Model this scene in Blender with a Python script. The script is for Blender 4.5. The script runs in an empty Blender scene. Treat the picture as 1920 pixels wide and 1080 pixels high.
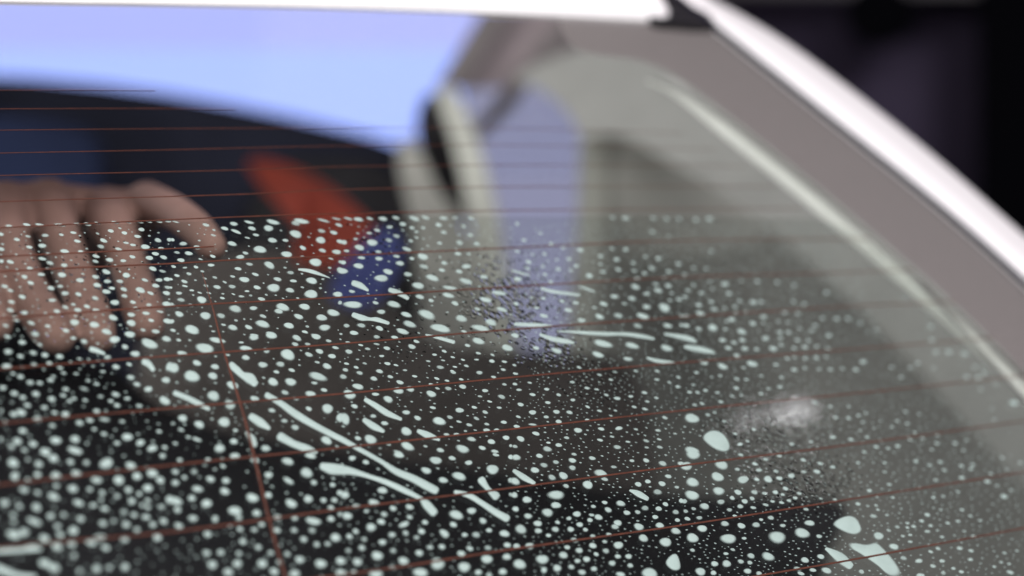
import bpy, bmesh, math, random
from mathutils import Vector, Matrix
random.seed(7)
S = bpy.context.scene
COL = S.collection

# ------------------------------------------------------------------ camera
F = 3200.0                      # focal length in photo pixels (60 mm on 36 mm, 1920 wide)
D = 0.645                       # distance along the axis to the glass
PITCH = math.radians(20)
CAM = Matrix.Translation((0, 0, 1.55)) @ Matrix.Rotation(math.radians(90) - PITCH, 4, 'X')
cd = bpy.data.cameras.new('camera'); co = bpy.data.objects.new('camera', cd); COL.objects.link(co)
co.matrix_world = CAM
cd.sensor_width = 36; cd.lens = 60; cd.clip_start = 0.02; cd.clip_end = 200
cd.dof.use_dof = True; cd.dof.focus_distance = 0.588; cd.dof.aperture_fstop = 4.3
cd.dof.aperture_blades = 0
S.camera = co
# ------------------------------------------------------------------ world, lamps, exposure
w = bpy.data.worlds.new('World'); S.world = w; w.use_nodes = True
w.node_tree.nodes['Background'].inputs[0].default_value = (0.50, 0.48, 0.55, 1)
w.node_tree.nodes['Background'].inputs[1].default_value = 0.10
S.view_settings.view_transform = 'Standard'; S.view_settings.look = 'None'
S.view_settings.exposure = 0; S.view_settings.gamma = 1
S.cycles.use_denoising = True
S.cycles.transparent_max_bounces = 24
S.cycles.max_bounces = 10
S.cycles.sample_clamp_indirect = 4

def cam2w(v): return CAM @ Vector(v)
def ray(px, py): return Vector(((px - 960) / F, -(py - 540) / F, -1.0))
def P(px, py, Z): return cam2w(ray(px, py) * Z)

def area(name, loc, target, sx, sy, power, color):
    l = bpy.data.lights.new(name, 'AREA'); l.shape = 'RECTANGLE'; l.size = sx; l.size_y = sy
    l.energy = power; l.color = color
    o = bpy.data.objects.new(name, l); COL.objects.link(o)
    o.location = loc
    d = (Vector(target) - Vector(loc))
    o.rotation_euler = d.to_track_quat('-Z', 'Y').to_euler()
    return o

# glass surface: a gently bowed sheet in camera space
Nc = Vector((.387, .728, .566)).normalized()
P0c = Vector((0, 0, -D))
upc = CAM.to_3x3().transposed() @ Vector((0, 0, 1))
Tc = (upc - Nc * upc.dot(Nc)).normalized()
Sc = Tc.cross(Nc).normalized()
RAD = 4.0
def gl(px, py, off=0.0):
    """point of the glass (camera ray meets the bowed sheet), pushed off along its normal"""
    d = ray(px, py); h = 0.0
    for _ in range(12):
        z = (P0c + Nc * h).dot(Nc) / d.dot(Nc)
        p = d * z
        s = (p - P0c).dot(Sc)
        h = -s * s / (2 * RAD)
    n = (Nc + Sc * (s / RAD)).normalized()
    return CAM @ (p + n * off)
def gl_n(px, py):
    s = ((CAM.inverted() @ gl(px, py)) - P0c).dot(Sc)
    return CAM.to_3x3() @ (Nc + Sc * (s / RAD)).normalized()
def gl_z(px, py): return -(CAM.inverted() @ gl(px, py)).z
Nw = CAM.to_3x3() @ Nc

def reflect_dir(px, py):
    d = (CAM.to_3x3() @ ray(px, py)).normalized(); n = gl_n(px, py)
    return d - 2 * d.dot(n) * n

# lamps: one big soft key light added behind and above the camera, one small lamp whose glint sits in the wet glass
mid = gl(900, 600)
CABIN = area('cabin_fill', cam2w((-.62, .04, -1.10)), P(1350, 330, 1.3), .30, .30, 7.2, (1.0, .98, .95))  # unseen fill light added to brighten the cabin lining and pillars
SIDE = area('side_fill', cam2w((1.5, 1.7, 1.1)), gl(1700, 300), 1.6, 1.0, 92, (1.0, .97, .99))  # unseen fill light added to whiten the rail and roof
def glint(name, px, py, wpx, hpx, L):
    r = reflect_dir(px, py); p = gl(px, py); dist = .60
    loc = p + r * dist; full = dist + gl_z(px, py)
    a = wpx / F * full; b = hpx / F * full
    area(name, loc, p, b, a, L * math.pi * a * b, (1.0, .95, 1.0))
glint('bay_lamp', 1440, 786, 170, 34, 3.4)
glint('strip_lamp', 1488, 786, 84, 34, 5)
KEY = area('key_light', cam2w((-.30, .70, .55)), mid, 1.0, .7, 24, (1.0, .965, .965))  # added key light, near the lens so border shadows stay hidden

# ------------------------------------------------------------------ materials
def mat(name, base, rough=.6, spec=.3, noise=0.0, scale=40, bump=0.0, metal=0.0):
    m = bpy.data.materials.new(name); m.use_nodes = True
    nt = m.node_tree; b = nt.nodes['Principled BSDF']
    b.inputs['Base Color'].default_value = (*base, 1); b.inputs['Roughness'].default_value = rough
    b.inputs['Specular IOR Level'].default_value = spec; b.inputs['Metallic'].default_value = metal
    if noise or bump:
        tc = nt.nodes.new('ShaderNodeTexCoord')
        n = nt.nodes.new('ShaderNodeTexNoise'); n.inputs['Scale'].default_value = scale; n.inputs['Detail'].default_value = 5
        nt.links.new(tc.outputs['Object'], n.inputs['Vector'])
        if noise:
            r = nt.nodes.new('ShaderNodeValToRGB')
            r.color_ramp.elements[0].position = .3; r.color_ramp.elements[1].position = .7
            r.color_ramp.elements[0].color = (*[c * (1 - noise) for c in base], 1)
            r.color_ramp.elements[1].color = (*[min(1, c * (1 + noise)) for c in base], 1)
            nt.links.new(n.outputs['Fac'], r.inputs['Fac']); nt.links.new(r.outputs['Color'], b.inputs['Base Color'])
        if bump:
            bp = nt.nodes.new('ShaderNodeBump'); bp.inputs['Strength'].default_value = bump; bp.inputs['Distance'].default_value = .002
            nt.links.new(n.outputs['Fac'], bp.inputs['Height']); nt.links.new(bp.outputs['Normal'], b.inputs['Normal'])
    return m
def emit(name, color, s):
    m = bpy.data.materials.new(name); m.use_nodes = True; nt = m.node_tree; nt.nodes.clear()
    o = nt.nodes.new('ShaderNodeOutputMaterial'); e = nt.nodes.new('ShaderNodeEmission')
    e.inputs[0].default_value = (*color, 1); e.inputs[1].default_value = s
    nt.links.new(e.outputs[0], o.inputs[0]); return m
def schlick(nt, k=1.0, f0=.04):
    """two-sided mirror share of a thin pane"""
    lw = nt.nodes.new('ShaderNodeLayerWeight'); lw.inputs['Blend'].default_value = .5
    pw = nt.nodes.new('ShaderNodeMath'); pw.operation = 'POWER'; pw.inputs[1].default_value = 5
    ma = nt.nodes.new('ShaderNodeMath'); ma.operation = 'MULTIPLY_ADD'; ma.inputs[1].default_value = (1 - f0) * k; ma.inputs[2].default_value = f0 * k
    nt.links.new(lw.outputs['Facing'], pw.inputs[0]); nt.links.new(pw.outputs[0], ma.inputs[0])
    return ma.outputs[0]
def glass(name, tint, gloss=1.0, rough=.0):
    m = bpy.data.materials.new(name); m.use_nodes = True; nt = m.node_tree; nt.nodes.clear()
    o = nt.nodes.new('ShaderNodeOutputMaterial'); mx = nt.nodes.new('ShaderNodeMixShader')
    t = nt.nodes.new('ShaderNodeBsdfTransparent'); t.inputs[0].default_value = (*tint, 1)
    g = nt.nodes.new('ShaderNodeBsdfGlossy'); g.inputs['Roughness'].default_value = rough
    nt.links.new(schlick(nt, gloss), mx.inputs[0])
    nt.links.new(t.outputs[0], mx.inputs[1]); nt.links.new(g.outputs[0], mx.inputs[2]); nt.links.new(mx.outputs[0], o.inputs[0])
    return m
def drop_mat(name, base, clear):
    """soapy water, the light it bends put into its pale colour: dense where it stands thick, clear at its thin rim"""
    m = mat(name, base, .3, .35, .08, 120)
    nt = m.node_tree; b = nt.nodes['Principled BSDF']; o = nt.nodes['Material Output']
    t = nt.nodes.new('ShaderNodeBsdfTransparent'); mx = nt.nodes.new('ShaderNodeMixShader')
    at = nt.nodes.new('ShaderNodeAttribute'); at.attribute_name = 'thick'
    mr = nt.nodes.new('ShaderNodeMapRange'); mr.interpolation_type = 'SMOOTHSTEP'
    mr.inputs[1].default_value = 0; mr.inputs[2].default_value = .8; mr.inputs[3].default_value = .0; mr.inputs[4].default_value = 1 - clear
    nt.links.new(at.outputs['Fac'], mr.inputs[0]); nt.links.new(mr.outputs[0], mx.inputs[0])
    nt.links.new(t.outputs[0], mx.inputs[1]); nt.links.new(b.outputs[0], mx.inputs[2]); nt.links.new(mx.outputs[0], o.inputs[0])
    return m
def film_mat():
    """wet tint film: clear, with small clear beads of water that bend what lies behind"""
    m = bpy.data.materials.new('wet film'); m.use_nodes = True; nt = m.node_tree; nt.nodes.clear()
    L = nt.links.new; N = nt.nodes.new
    o = N('ShaderNodeOutputMaterial')
    tc = N('ShaderNodeTexCoord')
    vo = N('ShaderNodeTexVoronoi'); vo.inputs['Scale'].default_value = 330
    L(tc.outputs['Object'], vo.inputs['Vector'])
    ns = N('ShaderNodeAttribute'); ns.attribute_name = 'beads'
    pat = N('ShaderNodeMapRange'); pat.inputs[1].default_value = .05; pat.inputs[2].default_value = 1.0; pat.inputs[3].default_value = .0; pat.inputs[4].default_value = .64
    L(ns.outputs['Fac'], pat.inputs[0])
    ls = N('ShaderNodeMath'); ls.operation = 'LESS_THAN'; L(vo.outputs['Distance'], ls.inputs[0]); L(pat.outputs[0], ls.inputs[1])
    geo = N('ShaderNodeNewGeometry')
    inv = N('ShaderNodeMath'); inv.operation = 'SUBTRACT'; inv.inputs[0].default_value = 1; L(geo.outputs['Backfacing'], inv.inputs[1])
    st = N('ShaderNodeMath'); st.operation = 'MULTIPLY'; st.inputs[1].default_value = .30
    wt = N('ShaderNodeMath'); wt.operation = 'MULTIPLY'; L(inv.outputs[0], wt.inputs[0]); L(ns.outputs['Fac'], wt.inputs[1]); L(wt.outputs[0], st.inputs[0])
    bp = N('ShaderNodeBump'); bp.inputs['Distance'].default_value = .0012; bp.invert = True
    L(st.outputs[0], bp.inputs['Strength']); L(vo.outputs['Distance'], bp.inputs['Height'])
    rf = N('ShaderNodeBsdfRefraction'); rf.inputs['IOR'].default_value = 1.33; rf.inputs['Roughness'].default_value = .0
    rf.inputs['Color'].default_value = (.96, .97, .96, 1)
    L(bp.outputs['Normal'], rf.inputs['Normal'])
    t = N('ShaderNodeBsdfTransparent'); t.inputs[0].default_value = (.97, .98, .97, 1)
    mx = N('ShaderNodeMixShader'); L(ls.outputs[0], mx.inputs[0]); L(t.outputs[0], mx.inputs[1]); L(rf.outputs[0], mx.inputs[2])
    g = N('ShaderNodeBsdfGlossy'); g.inputs['Roughness'].default_value = .05; L(bp.outputs['Normal'], g.inputs['Normal'])
    m2 = N('ShaderNodeMixShader'); L(schlick(nt, 1.0, .04), m2.inputs[0]); L(mx.outputs[0], m2.inputs[1]); L(g.outputs[0], m2.inputs[2])
    L(m2.outputs[0], o.inputs[0])
    return m

M = dict(
    white=mat('white paint', (.83, .795, .81), .25, .5, .015, 30),
    rubber=mat('black rubber', (.015, .013, .016), .55, .3, .2, 60),
    gasket=mat('navy gasket', (.010, .009, .020), .7, .1, .15, 60),
    glass=glass('window glass', (.965, .98, .97), .35),
    side=glass('tinted side glass', (.74, .665, .565), .05),
    shield=glass('windscreen glass', (.97, .98, 1.0), .03),
    strip=glass('reflection strip', (1.0, .93, .90), .03),
    border=mat('printed border', (.195, .165, .168), .35, .35, .03, 200),  # black print; its reflected light is put into this brown-grey colour
    wire=mat('copper heater line', (.082, .022, .013), .6, .3, .25, 300),
    drop=drop_mat('soapy water', (.385, .455, .445), .09),  # pale tint stands in for bright light refracted by the drops
    dropthin=drop_mat('thin soapy water', (.36, .43, .42), .32),
    film=film_mat(),
    lining=mat('grey roof lining', (.235, .233, .224), .9, .1, .06, 30),
    lining2=mat('brown grey lining', (.20, .165, .175), .9, .1, .06, 30),
    seam=mat('dark seam', (.12, .105, .108), .9, .1, .1, 30),
    trim=mat('light trim', (.88, .88, .84), .6, .3, .04, 60),
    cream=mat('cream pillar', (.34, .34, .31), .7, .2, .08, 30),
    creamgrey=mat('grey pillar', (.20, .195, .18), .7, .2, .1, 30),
    litpanel=mat('lightened grey panel', (.30, .295, .275), .8, .15, .06, 14),
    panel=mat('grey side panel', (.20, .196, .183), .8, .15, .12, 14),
    seat=mat('brown grey seat', (.10, .078, .072), .9, .1, .25, 18, .4),
    seatgrey=mat('grey seat', (.034, .029, .028), .9, .1, .2, 18, .4),
    black=mat('black trim', (.015, .014, .016), .8, .1, .2, 20),
    navy=mat('dark navy', (.010, .011, .020), .8, .1, .3, 8),
    seatblue=mat('dark blue seat', (.012, .017, .042), .9, .1, .3, 6),
    blue=mat('dark blue cloth', (.036, .042, .125), .9, .05, .3, 20),
    red=mat('red cloth', (.21, .036, .020), .9, .05, .15, 25),
    skin=mat('skin', (.19, .109, .093), .8, .1, .10, 45, .25),
    sleeve=mat('dark sleeve', (.018, .016, .022), .95, .05, .3, 40),
    wall=mat('dark purple wall', (.046, .037, .062), .9, .05, .2, 2),
    dark=mat('black post', (.002, .002, .003), .9, .02, .2, 2),
    pale=mat('pale ledge', (.09, .085, .09), .8, .1, .1, 4),
    sky=emit('sky', (.39, .48, 1.0), 1.42),
)

# ------------------------------------------------------------------ mesh helpers
def mesh_obj(name, verts, faces, m, parent=None, smooth=False):
    me = bpy.data.meshes.new(name); me.from_pydata([tuple(v) for v in verts], [], faces)
    me.materials.append(m); me.update()
    bm = bmesh.new(); bm.from_mesh(me); bmesh.ops.recalc_face_normals(bm, faces=bm.faces); bm.to_mesh(me); bm.free()
    if smooth:
        for p in me.polygons: p.use_smooth = True
    o = bpy.data.objects.new(name, me); COL.objects.link(o)
    if parent: o.parent = parent
    return o
def tag(o, label=None, cat=None, group=None, kind=None):
    if label: o['label'] = label
    if cat: o['category'] = cat
    if group: o['group'] = group
    if kind: o['kind'] = kind
    return o
def smooth_poly(pts, it=2):
    for _ in range(it):
        q = []
        for i in range(len(pts)):
            a = pts[i]; b = pts[(i + 1) % len(pts)]
            q.append(tuple(a[k] * .75 + b[k] * .25 for k in range(len(a)))); q.append(tuple(a[k] * .25 + b[k] * .75 for k in range(len(a))))
        pts = q
    return pts
def slab(name, pts, thick, m, parent=None, it=2, bulge=.0):
    """outline given as (px, py, depth) points; a padded solid that goes 'thick' metres deeper"""
    if it: pts = smooth_poly(pts, it)
    n = len(pts)
    cx = sum(p[0] for p in pts) / n; cy = sum(p[1] for p in pts) / n
    f0 = [P(*p) for p in pts]
    if not bulge:
        bk = [v + (v - CAM.translation).normalized() * thick for v in f0]
        return mesh_obj(name, f0 + bk, [list(range(n)), list(range(n, 2 * n))] + [[i, (i + 1) % n, n + (i + 1) % n, n + i] for i in range(n)], m, parent)
    ins = [P(cx + (p[0] - cx) * .94, cy + (p[1] - cy) * .94, p[2] - bulge) for p in pts]
    bk = [v + (v - CAM.translation).normalized() * thick for v in f0]
    verts = f0 + ins + bk
    faces = [list(range(n, 2 * n)), list(range(2 * n, 3 * n))]
    for i in range(n):
        j = (i + 1) % n
        faces.append([i, j, n + j, n + i]); faces.append([i, j, 2 * n + j, 2 * n + i])
    return mesh_obj(name, verts, faces, m, parent)
def tube(name, pts, rad, m, parent=None, seg=10, sub=1):
    """round bar through world points"""
    if sub:
        q = []
        for i in range(len(pts) - 1):
            p0 = pts[max(i - 1, 0)]; p1 = pts[i]; p2 = pts[i + 1]; p3 = pts[min(i + 2, len(pts) - 1)]
            for k in range(6):
                t = k / 6
                q.append(.5 * ((2 * p1) + (p2 - p0) * t + (2 * p0 - 5 * p1 + 4 * p2 - p3) * t * t + (3 * p1 - p0 - 3 * p2 + p3) * t ** 3))
        q.append(pts[-1]); pts = q
    verts, faces = [], []
    for i, p in enumerate(pts):
        d = (pts[min(i + 1, len(pts) - 1)] - pts[max(i - 1, 0)]).normalized()
        a = d.cross(Nw).normalized(); b = a.cross(d)
        for k in range(seg):
            th = 2 * math.pi * k / seg
            r = rad(i / (len(pts) - 1)) if callable(rad) else rad
            verts.append(p + a * math.cos(th) * r + b * math.sin(th) * r)
    for i in range(len(pts) - 1):
        for k in range(seg):
            faces.append([i * seg + k, i * seg + (k + 1) % seg, (i + 1) * seg + (k + 1) % seg, (i + 1) * seg + k])
    faces.append(list(range(seg))); faces.append([(len(pts) - 1) * seg + k for k in range(seg)])
    return mesh_obj(name, verts, faces, m, parent, True)
def interp(tab, x):
    if x <= tab[0][0]: a, b = tab[0], tab[1]
    elif x >= tab[-1][0]: a, b = tab[-2], tab[-1]
    else:
        for a, b in zip(tab, tab[1:]):
            if a[0] <= x <= b[0]: break
    return a[1] + (b[1] - a[1]) * (x - a[0]) / (b[0] - a[0])
def catmull(tab, n=10):
    out = []
    for i in range(len(tab) - 1):
        p0 = tab[max(i - 1, 0)]; p1 = tab[i]; p2 = tab[i + 1]; p3 = tab[min(i + 2, len(tab) - 1)]
        for k in range(n):
            t = k / n
            out.append(tuple(.5 * (2 * p1[c] + (p2[c] - p0[c]) * t + (2 * p0[c] - 5 * p1[c] + 4 * p2[c] - p3[c]) * t * t + (3 * p1[c] - p0[c] - 3 * p2[c] + p3[c]) * t ** 3) for c in range(len(p1))))
    out.append(tab[-1]); return out

# ------------------------------------------------------------------ surroundings
bd = [P(-2600, -900, 5.5), P(1500, -900, 5.5), P(1500, 1500, 5.5), P(-2600, 1500, 5.5)]
sk = mesh_obj('sky', bd, [[0, 1, 2, 3]], M['sky']); sk['kind'] = 'structure'
wl = slab('wall', [(1190, -700, 3.2), (3400, -700, 3.2), (3400, 2200, 3.2), (1190, 2200, 3.2)], .12, M['wall'], it=0); wl['kind'] = 'structure'
tag(slab('post', [(1835, -600, 3.0), (2500, -600, 3.0), (2500, 1500, 3.0), (1835, 1500, 3.0)], .15, M['dark'], it=0),
    'black blurred post at the right edge of the dark wall', 'post')
tag(slab('ledge', [(1180, -60, 3.0), (1834, -60, 3.0), (1834, -12, 3.0), (1180, -12, 3.0)], .1, M['pale'], it=0),
    'thin pale ledge along the top of the dark wall', 'ledge')
pts = [(1650 + 66 * math.cos(a), 26 + 62 * math.sin(a), 2.95) for a in [k * math.pi / 12 for k in range(24)]]
tag(slab('round_shape', pts, .08, M['dark'], it=0, bulge=.03), 'black round blurred shape hanging against the dark purple wall', 'round_shape')  # unidentified round shape, built as a plain dark disc

# ------------------------------------------------------------------ the car
car = bpy.data.objects.new('car', None); COL.objects.link(car); car.empty_display_size = .1
tag(car, 'white car seen close through its wet rear window', 'car')

ROOF = [(-500, 4), (0, 12), (320, 16), (640, 22), (960, 33), (1235, 46), (1500, 60)]
RAIL_LO = [(1120, -110), (1245, -12), (1310, 40), (1400, 112), (1500, 192), (1600, 272), (1700, 352), (1800, 436), (1920, 545), (2100, 720), (2330, 960), (2600, 1270)]
RAIL_UP = [(1200, -110), (1330, -12), (1400, 24), (1490, 76), (1600, 156), (1700, 234), (1800, 318), (1920, 425), (2100, 582), (2330, 800), (2600, 1080)]

# rear window pane
def rail_x(y):
    return interp([(b, a) for a, b in RAIL_LO], y)
NU, NV = 60, 40
gv_o, gv_i, gf = [], [], []
for j in range(NV + 1):
    for i in range(NU + 1):
        x = 0; y = 500
        a = i / NU; b = (j / NV) ** 1.3
        for _ in range(8):
            x = -480 + (rail_x(y) + 14 + 480) * a
            y0 = interp(ROOF, min(x, 1330)) - 6
            y = y0 + (1260 - y0) * b
        gv_o.append(gl(x, y, .0045)); gv_i.append(gl(x, y, .0010))
n1 = len(gv_o)
for j in range(NV):
    for i in range(NU):
        q = [j * (NU + 1) + i, j * (NU + 1) + i + 1, (j + 1) * (NU + 1) + i + 1, (j + 1) * (NU + 1) + i]
        gf.append(q); gf.append([n1 + k for k in reversed(q)])
rim = [i for i in range(NU + 1)] + [j * (NU + 1) + NU for j in range(1, NV + 1)] + [NV * (NU + 1) + i for i in range(NU - 1, -1, -1)] + [j * (NU + 1) for j in range(NV - 1, 0, -1)]
for a, b in zip(rim, rim[1:] + rim[:1]): gf.append([a, b, n1 + b, n1 + a])
pane = mesh_obj('rear_window', gv_o + gv_i, gf, M['glass'], car, True)

# printed border round the pane's corner
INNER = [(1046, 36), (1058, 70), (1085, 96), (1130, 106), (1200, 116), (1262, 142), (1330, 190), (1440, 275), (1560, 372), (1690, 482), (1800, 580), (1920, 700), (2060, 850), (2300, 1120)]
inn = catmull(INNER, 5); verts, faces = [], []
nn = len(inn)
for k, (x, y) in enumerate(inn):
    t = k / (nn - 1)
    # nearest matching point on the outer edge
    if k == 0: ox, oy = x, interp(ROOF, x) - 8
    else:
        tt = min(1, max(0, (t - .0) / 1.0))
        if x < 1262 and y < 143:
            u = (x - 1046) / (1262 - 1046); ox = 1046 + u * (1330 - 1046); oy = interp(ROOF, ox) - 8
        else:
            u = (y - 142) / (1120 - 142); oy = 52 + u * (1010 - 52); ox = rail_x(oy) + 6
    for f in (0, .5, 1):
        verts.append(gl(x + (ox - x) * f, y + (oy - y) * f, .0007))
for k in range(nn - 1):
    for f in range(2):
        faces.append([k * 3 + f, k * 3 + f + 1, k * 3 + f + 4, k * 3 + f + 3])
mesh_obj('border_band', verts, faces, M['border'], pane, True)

# heater lines on the pane
LINES = [
    ([(-300, 172), (0, 172), (150, 171), (290, 172)], .45), ([(-300, 210), (0, 207), (300, 206), (440, 207)], .45),
    ([(-300, 254), (0, 247), (640, 242), (960, 243), (1280, 252)], .45), ([(-300, 298), (0, 290), (300, 284), (640, 276), (960, 275), (1340, 282)], .5),
    ([(-300, 342), (0, 332), (430, 322), (640, 315), (960, 312), (1400, 314)], .55), ([(-300, 394), (0, 381), (450, 367), (640, 358), (960, 353), (1450, 352)], .65),
    ([(-300, 446), (0, 430), (380, 412), (640, 403), (960, 397), (1500, 393)], .75), ([(-300, 502), (0, 484), (340, 468), (400, 465)], .9),
    ([(-300, 533), (0, 512), (320, 497), (440, 490), (640, 482), (790, 475), (960, 467), (1280, 453), (1630, 450)], 1),
    ([(-300, 625), (0, 600), (320, 577), (640, 560), (960, 540), (1280, 522), (1555, 514), (1710, 508)], 1),
    ([(-300, 722), (0, 695), (320, 670), (640, 647), (960, 620), (1280, 597), (1580, 577), (1790, 568)], 1),
    ([(-300, 828), (0, 797), (320, 768), (640, 741), (960, 710), (1280, 682), (1560, 660), (1860, 636)], 1),
    ([(-300, 945), (0, 912), (320, 875), (640, 842), (960, 807), (1280, 772), (1600, 740), (1930, 706)], 1),
    ([(-300, 1080), (0, 1030), (320, 1000), (640, 957), (960, 917), (1280, 875), (1600, 835), (1990, 782)], 1),
    ([(300, 1125), (690, 1074), (960, 1032), (1280, 987), (1600, 937), (1920, 887), (2100, 858)], 1),
    ([(900, 1160), (1180, 1122), (1455, 1076), (1600, 1051), (1920, 992), (2150, 950)], 1),
    ([(1500, 1200), (1700, 1160), (1920, 1112), (2200, 1055)], 1),
]
def wire(pts, wid, m, parent, name, off=.00075):
    pts = catmull(pts, 8); vs, fs = [], []
    for i, (x, y) in enumerate(pts):
        a = pts[max(i - 1, 0)]; b = pts[min(i + 1, len(pts) - 1)]
        p = gl(x, y); n = gl_n(x, y); d = (gl(*b) - gl(*a)).normalized(); s = d.cross(n).normalized() * (wid(i / (len(pts) - 1)) if callable(wid) else wid) / 2
        for q in (p + s + n * off, p - s + n * off, p - s + n * (off - .0001), p + s + n * (off - .0001)): vs.append(q)
    for i in range(len(pts) - 1):
        for k in range(4): fs.append([i * 4 + k, i * 4 + (k + 1) % 4, i * 4 + 4 + (k + 1) % 4, i * 4 + 4 + k])
    return mesh_obj(name, vs, fs, m, parent)
for pts, k in LINES: wire(pts, .00066 * k, M['wire'], pane, 'heater_line')
wire([(378, 515), (390, 555), (400, 590), (418, 660), (455, 780), (480, 880), (505, 985), (535, 1090), (580, 1240)], lambda t: .00020 + .00058 * min(1, t * 2), M['wire'], pane, 'cross_wire', .0009)

# roof and rear pillar, in painted metal
rp = [(x, y) for x, y in catmull(ROOF, 6) if x <= 1235] + [(1246, 45), (1250, 38)]
vs, fs = [], []
for k, (x, y) in enumerate(rp):
    t = k / (len(rp) - 1)
    base = gl(x, y)
    xr = min(x, 1190)
    for (dy, off) in ((2.0, .0012), (1.8, .0030), (-1, .0034), (-5, .0045), (-40, .0085), (-130, .006), (-330, -.01)):
        xx = x + (dy * .9 if x > 1190 and dy < 0 else 0)
        vs.append(gl(xx, y + dy, off))
m_ = 7
for k in range(len(rp) - 1):
    for j in range(m_ - 1): fs.append([k * m_ + j, k * m_ + j + 1, k * m_ + m_ + j + 1, k * m_ + m_ + j])
k = len(rp) - 1; n0 = len(vs)
for j in range(m_): vs.append(vs[k * m_ + j] - Nw * .012)
for j in range(m_ - 1): fs.append([k * m_ + j, k * m_ + j + 1, n0 + j + 1, n0 + j])
mesh_obj('roof_panel', vs, fs, M['white'], car, False)
slab_pts = [(1150, -160), (1250, -160), (1290, -20), (1335, 62), (1300, 62), (1225, 56), (1180, 20)]
vs = [gl(x, y, .0052 if y > 40 else .002) for x, y in slab_pts] + [gl(x, y, -.012) for x, y in slab_pts]
n = len(slab_pts)
mesh_obj('roof_seal', vs, [list(range(n)), list(range(n, 2 * n))] + [[i, (i + 1) % n, n + (i + 1) % n, n + i] for i in range(n)], M['rubber'], car)

lo = catmull(RAIL_LO, 6)
up = catmull(RAIL_UP, 6)
# resample both by index share
def resample(c, n):
    L = [0]
    for a, b in zip(c, c[1:]): L.append(L[-1] + math.hypot(b[0] - a[0], b[1] - a[1]))
    out = []
    for i in range(n):
        t = L[-1] * i / (n - 1); k = 0
        while k < len(L) - 2 and L[k + 1] < t: k += 1
        f = (t - L[k]) / max(1e-9, L[k + 1] - L[k])
        out.append((c[k][0] + (c[k + 1][0] - c[k][0]) * f, c[k][1] + (c[k + 1][1] - c[k][1]) * f))
    return out
lo = resample(lo, 50); up = resample(up, 50)
vs, fs = [], []; prof = 12
for a, b in zip(lo, up):
    A = gl(*a, 0.0015); B = gl(*b, -.005)
    n = gl_n(*a); w_ = B - A
    ring = [A - n * .006, A + n * .0005]
    for k in range(1, 8):
        t = k / 8
        ring.append(A + w_ * (t * .95) + n * (.005 * (1 - (1 - min(1, t * 3)) ** 2) * (1 - .2 * t) + .0005))
    ring.append(B + n * .0005); ring.append(B + w_.normalized() * .004 - n * .012); ring.append(B + w_.normalized() * .05 - n * .06)
    vs += ring
for i in range(len(lo) - 1):
    for k in range(prof - 1): fs.append([i * prof + k, i * prof + k + 1, i * prof + prof + k + 1, i * prof + prof + k])
mesh_obj('rear_pillar', vs, fs, M['white'], car, True)
tube('window_gasket', [gl(x - 2, y + 3, .0045) for x, y in lo[4:]], .0016, M['gasket'], car, 8, 0)

# --- cabin seen through the glass
def cab(name, pts, thick, m, it=2, bulge=.0): return slab(name, pts, thick, m, car, it, bulge)
Zs = lambda z, pts: [(x, y, z) for x, y in pts]
# windscreen, with an added tinted strip imitating the reflection along the top
ws = cab('windscreen', Zs(2.45, [(-900, -260), (1100, -260), (1100, 60), (1100, 330), (-900, 330)]), .006, M['shield'], 0)
slab('reflection_strip', Zs(2.42, [(-900, -200), (1090, -200), (1090, 91), (-900, 93)]), .004, M['strip'], ws, 0)
# dashboard: dark curve under the windscreen
dash = cab('dashboard', [(-900, 170, 2.2), (-400, 132, 2.2), (0, 140, 2.2), (250, 164, 2.2), (480, 204, 2.2), (640, 240, 2.2), (722, 262, 2.2), (800, 300, 2.2), (820, 900, 2.0), (-900, 900, 2.0)], .3, M['navy'], 1, .02)
cab('front_seat', [(-700, 215, 1.95), (-40, 208, 1.95), (110, 222, 1.95), (190, 250, 1.95), (205, 330, 1.95), (180, 700, 1.9), (-700, 700, 1.9)], .12, M['seatblue'], 2, .02)
cab('seat_cover', [(450, 300, 1.9), (700, 290, 1.9), (765, 340, 1.9), (790, 470, 1.9), (800, 760, 1.85), (430, 760, 1.85)], .15, M['black'], 2, .02)
# pillar and window group
cab('roof_lining', Zs(1.75, [(938, 20), (1160, 20), (1160, 125), (1010, 150), (935, 165), (870, 168), (836, 160)]), .05, M['lining2'], 0)
cab('lining_edge', Zs(1.72, [(905, 20), (962, 20), (925, 75), (872, 158), (835, 170), (818, 160)]), .03, M['seam'], 0)
cab('lining_seam', Zs(1.70, [(1068, 10), (1112, 10), (1060, 78), (1010, 135), (960, 205), (900, 262), (880, 250), (935, 180), (1000, 100)]), .02, M['seam'], 0)
cab('side_window', Zs(1.78, [(860, 140), (1110, 120), (1120, 420), (1090, 700), (960, 700), (900, 380)]), .006, M['side'], 0)
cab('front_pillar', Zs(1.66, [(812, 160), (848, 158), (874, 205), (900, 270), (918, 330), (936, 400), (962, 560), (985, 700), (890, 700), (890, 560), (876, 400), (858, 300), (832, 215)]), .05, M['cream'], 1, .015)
cab('window_gap', Zs(1.70, [(800, 170), (822, 180), (850, 250), (872, 330), (884, 420), (840, 420), (800, 330), (775, 230)]), .03, M['black'], 1)
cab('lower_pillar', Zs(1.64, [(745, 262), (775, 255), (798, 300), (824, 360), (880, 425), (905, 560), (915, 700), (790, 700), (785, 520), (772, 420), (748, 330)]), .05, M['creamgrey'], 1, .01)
cab('door_pillar', Zs(1.62, [(1088, 225), (1120, 232), (1158, 262), (1162, 400), (1150, 560), (1120, 720), (1050, 720), (1062, 600), (1082, 400)]), .06, M['cream'], 1, .015)
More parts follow.
